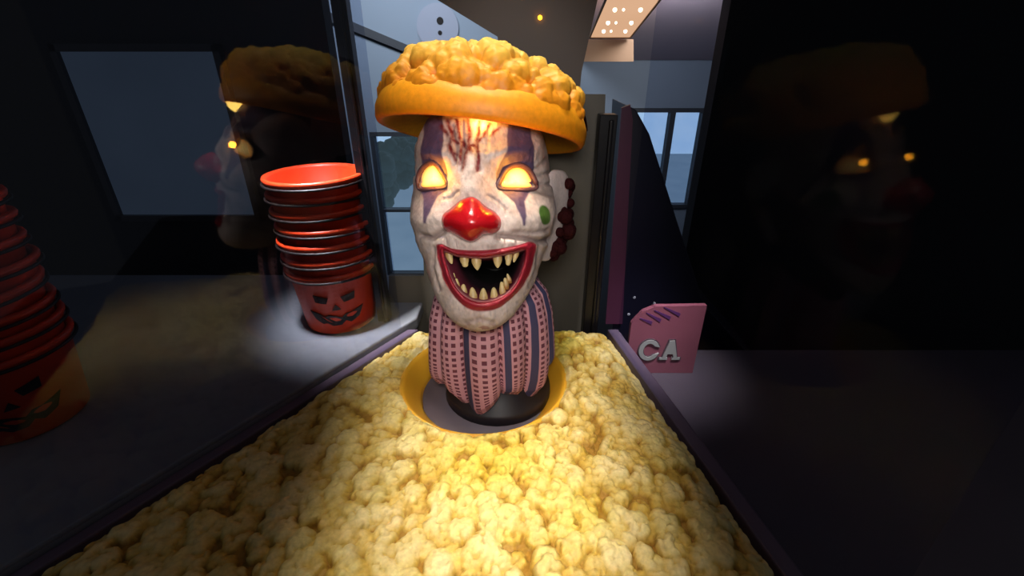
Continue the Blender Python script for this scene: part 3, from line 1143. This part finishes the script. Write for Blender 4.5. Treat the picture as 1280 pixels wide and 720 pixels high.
def c_shape(cx, cz, R_, w, asp=.86):
    A_ = np.linspace(math.radians(38), math.radians(322), 28)
    outp = [(cx + R_ * asp * math.cos(a), cz + R_ * math.sin(a)) for a in A_]
    inp = [(cx + (R_ - w) * asp * math.cos(a), cz + (R_ - w * .8) * math.sin(a)) for a in A_[::-1]]
    ser1 = [(cx + (R_ - w) * asp * .62, cz - R_ * .38), (cx + R_ * asp * .98, cz - R_ * .30)]
    ser0 = [(cx + R_ * asp * .98, cz + R_ * .30), (cx + (R_ - w) * asp * .62, cz + R_ * .38)]
    return outp + ser1[::-1][:1] + inp + ser0[:1]


def a_shape(cx, cz, h, w, t):
    b, tp = cz - h / 2, cz + h / 2
    return [(cx - t * .55, tp), (cx + t * .55, tp), (cx + w * .40, b + t * .6), (cx + w * .56, b + t * .6), (cx + w * .56, b), (cx + w * .12, b), (cx + w * .12, b + t * .6), (cx + w * .2, b + t * .6), (cx + w * .14, b + h * .30),
            (cx - w * .14, b + h * .30), (cx - w * .2, b + t * .6), (cx - w * .12, b + t * .6), (cx - w * .12, b), (cx - w * .56, b), (cx - w * .56, b + t * .6), (cx - w * .40, b + t * .6)]


pc_, pa_ = at_y(811, 437, YS), at_y(838, 437, YS)
kx = 1.0 * (pc_ - CAM) @ FWD / F
letter(c_shape(pc_[0], pc_[2], 16.5 * kx, 9 * kx), 'letter_outline', M_outline, .002, 0)
letter(c_shape(pc_[0], pc_[2], 15 * kx, 6.3 * kx), 'letter', M_letter, .004, 0)
letter(a_shape(pa_[0], pa_[2], 31 * kx, 26 * kx, 8 * kx), 'letter_outline', M_outline, .002, 0)
letter(a_shape(pa_[0], pa_[2], 28 * kx, 23 * kx, 5.5 * kx), 'letter', M_letter, .004, 0)

# ================================================================== THE ROOM BEHIND, REFLECTIONS BUILT SOLID
YW = 2.6


def rect_px(x0, y0, x1, y1, Y, d=.03):
    return slab([at_y(x0, y1, Y), at_y(x1, y1, Y), at_y(x1, y0, Y), at_y(x0, y0, Y)], (0, d, 0))


wx0, wx1 = -2.6, 2.6
w1 = (at_y(462, 165, YW), at_y(545, 345, YW))
w2 = (at_y(783, 135, YW), at_y(862, 260, YW))
cols = []
xa0, xa1 = w1[0][0] - .0, w1[1][0]
xb0, xb1 = w2[0][0], w2[1][0]
zt1, zb1, zt2, zb2 = w1[0][2], w1[1][2], w2[0][2], w2[1][2]
zb1 = max(zb1, .1)
cols = join(box(wx0, xa0, YW, YW + .05, 0, 2.4), box(xa1, xb0, YW, YW + .05, 0, 2.4), box(xb1, wx1, YW, YW + .05, 0, 2.4),
            box(xa0, xa1, YW, YW + .05, zt1, 2.4), box(xa0, xa1, YW, YW + .05, 0, zb1), box(xb0, xb1, YW, YW + .05, zt2, 2.4), box(xb0, xb1, YW, YW + .05, 0, zb2))
struct(obj('wall_back', *cols, M_wall, smooth=False))


def window(nm, x0, x1, z0, z1, mz=None, mx_=None):
    t_ = .022
    ps = [box(x0, x1, YW - .01, YW + .04, z0, z0 + t_), box(x0, x1, YW - .01, YW + .04, z1 - t_, z1), box(x0, x0 + t_, YW - .01, YW + .04, z0 + t_, z1 - t_), box(x1 - t_, x1, YW - .01, YW + .04, z0 + t_, z1 - t_)]
    if mz:
        ps.append(box(x0 + t_, x1 - t_, YW - .01, YW + .04, mz - .008, mz + .008))
    if mx_:
        ps.append(box(mx_ - .014, mx_ + .014, YW - .01, YW + .04, z0 + t_, z1 - t_))
    o = struct(obj(nm, *join(*ps), M_rail, smooth=False))
    v, f = box(x0 + t_, x1 - t_, YW + .012, YW + .016, z0 + t_, z1 - t_)
    obj('window_pane', v, f, M_pane, o, smooth=False)
    return o


window('window_1', xa0, xa1, zb1, zt1, mz=at_y(500, 263, YW)[2])  # window reflection, built as a solid window behind the cabinet
window('window_2', xb0, xb1, zb2, zt2, mx_=at_y(834, 190, YW)[0])
# outdoors: sky, pavement, trees
v, f = box(-6, 6, 9.0, 9.05, -1, 6)
struct(obj('sky', v, f, emit_mat('sky_glow', (150, 188, 228), 1.1, (182, 208, 236)), smooth=False))
v, f = box(-6, 6, YW + .06, 9.0, -.06, 0)
struct(obj('pavement', v, f, emit_mat('pavement_light', (112, 140, 168), .8, (132, 158, 184)), smooth=False))  # pavement glows, its daylight put into the material
M_tree = mat('tree_dark', (70, 84, 84), .9, .3, 10, emit=(70, 86, 92), es=.5)  # daylight on the trees put in as a faint glow
for px_, wd, Yt, yt_ in ((480, .15, 5.2, 238), (506, .24, 6.2, 216), (522, .26, 7.4, 200)):
    b_ = at_y(px_, 262, Yt)
    b_[2] = 0
    tr_ = empty('tree', 'dark leafy tree outside the left window, ' + {480: 'lowest one beside the black post', 506: 'in the middle', 522: 'nearest the clown'}[px_], 'tree', tuple(b_), 'trees outside the window')
    v, f = tube([tuple(b_), (b_[0], Yt, .5)], .05, 8)
    obj('trunk', v, f, M_tree, tr_)
    hh = at_y(px_, yt_, Yt)[2]
    prt = [ball((b_[0] + random.uniform(-wd, wd) * .85, Yt + random.uniform(-.15, .15), random.uniform(.12, max(.6, hh))), random.uniform(.04, .11), 8, 5) for _ in range(120)]
    obj('crown', *join(*prt), M_tree, tr_)

# slanting dark rail across the pale wall, upper left
a, b = at_y(380, 8, YW - .02), at_y(545, 76, YW - .02)
dz = np.array([0, 0, .022])
v, f = slab([a - dz, b - dz * .8, b + dz * .8, a + dz], (0, .02, 0))
struct(obj('trim_1', v, f, M_rail, smooth=False))
# round reflection with two dark dots, built as a solid disc
c = at_y(547, 34, YW - .012)
kk = (c - CAM) @ FWD / F
pl = empty('round_reflection', 'pale round reflection with two dark dots above the hat', 'reflection', tuple(c))
th_ = np.linspace(0, 2 * PI, 48, endpoint=False)
v, f = slab([(c[0] + 26 * kk * math.cos(q_), c[1], c[2] + 26 * kk * math.sin(q_)) for q_ in th_], (0, .011, 0))
obj('plate', v, f, mat('disc_lavender', (128, 138, 160), .6, .05), pl, smooth=False)
for y_, r_ in ((26, 4.2), (41, 2.6)):
    q = at_y(550, y_, YW - .014)
    v, f = slab([(q[0] + r_ * kk * math.cos(t_), q[1], q[2] + r_ * kk * math.sin(t_)) for t_ in th_], (0, .003, 0))
    obj('hole', v, f, M_black, pl, smooth=False, label='dark round dot')
# reflected ceiling, light panel and beam on the right, built as solid parts
cq = [at_y(724, -40, 1.7), at_y(905, -40, 1.7), at_y(905, 75, YW - .01), at_y(724, 75, YW - .01)]
v, f = slab(cq, (0, .01, .02))
struct(obj('ceiling', v, f, M_ceil, smooth=False))
lq = np.array([at_y(763, -14, 1.5), at_y(836, -14, 1.5), at_y(788, 47, 1.95), at_y(737, 47, 1.95)])
nrm_ = np.cross(lq[1] - lq[0], lq[3] - lq[0])
nrm_ /= np.linalg.norm(nrm_)
if nrm_ @ (CAM - lq[0]) < 0:
    nrm_ = -nrm_
cl_ = empty('ceiling_light', 'long glowing warm ceiling light panel at the upper right', 'ceiling light', tuple(lq.mean(0)))
v, f = slab(lq, -nrm_ * .01)
obj('diffuser', v, f, emit_mat('light_diffuser', (214, 166, 128), .95, (232, 186, 150)), cl_, smooth=False)
frp = []
for i in range(4):
    frp.append(tube([lq[i], lq[(i + 1) % 4]], .004, 6))
obj('frame', *join(*frp), M_beam, cl_, smooth=False)
M_bulb = emit_mat('bulb_glow', (255, 232, 205), 3.0)
for u_ in (.05, .33, .6, .8):
    for w_ in (.25, .42, .75):
        p = (lq[0] * (1 - w_) + lq[1] * w_) * (1 - u_) + (lq[3] * (1 - w_) + lq[2] * w_) * u_
        v, f = ball(p + nrm_ * .004, .007 if w_ != .42 else .0045, 10, 6)
        obj('bulb', v, f, M_bulb, cl_)
v, f = rect_px(726, 49, 792, 77, 1.98, .04)
struct(obj('trim_2', v, f, M_beam, smooth=False))
# floor and the dark walls left and right
v, f = box(-3, 3, -1.2, YW, -.05, 0)
struct(obj('floor', v, f, M_floor, smooth=False))
a = at_y(433, 200, 1.5)
v, f = box(-3, a[0], 1.5, 1.56, 0, 2.6)
struct(obj('wall_left', v, f, M_dark, smooth=False))
a = at_y(878, 200, 1.5)
v, f = box(a[0], 3, 1.5, 1.56, 0, 2.6)
struct(obj('wall_right', v, f, M_dark, smooth=False))
# added window in the left wall, its dim glow put into the pane
q0, q1 = at_y(150, 275, 1.49), at_y(275, 55, 1.49)
wn = struct(obj('window_3', *join(box(q0[0], q1[0], 1.475, 1.5, q0[2], q0[2] + .02), box(q0[0], q1[0], 1.475, 1.5, q1[2] - .02, q1[2]), box(q0[0], q0[0] + .02, 1.475, 1.5, q0[2], q1[2]), box(q1[0] - .02, q1[0], 1.475, 1.5, q0[2], q1[2])), M_black, smooth=False))
v, f = box(q0[0] + .02, q1[0] - .02, 1.488, 1.5, q0[2] + .02, q1[2] - .02)
obj('window_pane', v, f, emit_mat('dim_glass', (36, 44, 54), .8, (46, 55, 66)), wn, smooth=False)


# ================================================================== LIGHT
def lamp(kind, name, loc, target, energy, color, **kw):
    ld = bpy.data.lights.new(name, kind)
    ld.energy = energy
    ld.color = color
    for k_, v_ in kw.items():
        setattr(ld, k_, v_)
    o = bpy.data.objects.new(name, ld)
    COL.objects.link(o)
    o.location = loc
    d = Vector(target) - Vector(loc)
    o.rotation_euler = d.to_track_quat('-Z', 'Y').to_euler()
    return o


sp1 = lamp('SPOT', 'added_front_spot', (0.0, -.03, 1.62), (0, .95, 1.02), 16, (1, .94, .88), spot_size=math.radians(76), spot_blend=.30, shadow_soft_size=.09)  # added spot, narrowed to light the middle and leave the sides dark
sp1.scale = (.44, 1, 1)
lamp('AREA', 'added_top_light', (-.02, .56, 2.05), (-.02, .561, .9), 0.95, (1, .92, .80), shape='RECTANGLE', size=.34, size_y=.62, spread=math.radians(16))  # unseen fill added overhead to bring out the popcorn relief
lamp('AREA', 'room_fill', (-.5, 1.75, 2.3), (-.4, YW, 1.5), 10, (.92, .96, 1), shape='RECTANGLE', size=.8, size_y=.3, spread=math.radians(130))  # added fill for the pale wall at the back
lamp('AREA', 'room_fill', (.56, 1.60, 1.735), (.72, YW, 1.45), 1.6, (1, .95, .92), shape='RECTANGLE', size=.2, size_y=.06, spread=math.radians(120))  # added fill brightening the upper right background
lamp('AREA', 'bucket_fill', (-.47, .80, 1.80), (-.36, .99, 1.05), 1.6, (1, .95, .9), shape='RECTANGLE', size=.1, size_y=.1, spread=math.radians(36))  # added fill to brighten the bucket stack
lamp('AREA', 'sign_fill', (.42, .60, 1.75), (.33, .9, .97), .4, (1, .95, .95), shape='RECTANGLE', size=.1, size_y=.1, spread=math.radians(30))  # added fill to brighten the pink sign
for o_, c_ in ((EYE_L, (541, 219)), (EYE_R, (647, 220))):
    lamp('POINT', 'eye_glow', tuple(at_d(c_[0], c_[1], hit(c_[0], c_[1], HD - .1) - .022)), (0, 0, 0), .11, (1, .40, .02), shadow_soft_size=.006)
lamp('POINT', 'hat_glow', tuple(hat2w(np.array(0.), np.array(-106.), np.array(2.))), (0, 0, 0), .3, (1, .62, .12), shadow_soft_size=.02)
w = bpy.data.worlds.new('world')
SC.world = w
w.use_nodes = True
bg = w.node_tree.nodes['Background']
bg.inputs['Color'].default_value = (.8, .86, 1, 1)
bg.inputs['Strength'].default_value = .055
SC.view_settings.view_transform = 'Standard'
SC.view_settings.look = 'None'
SC.cycles.use_denoising = True
SC.cycles.max_bounces = 6
SC.cycles.transparent_max_bounces = 12
SC.cycles.sample_clamp_indirect = 4
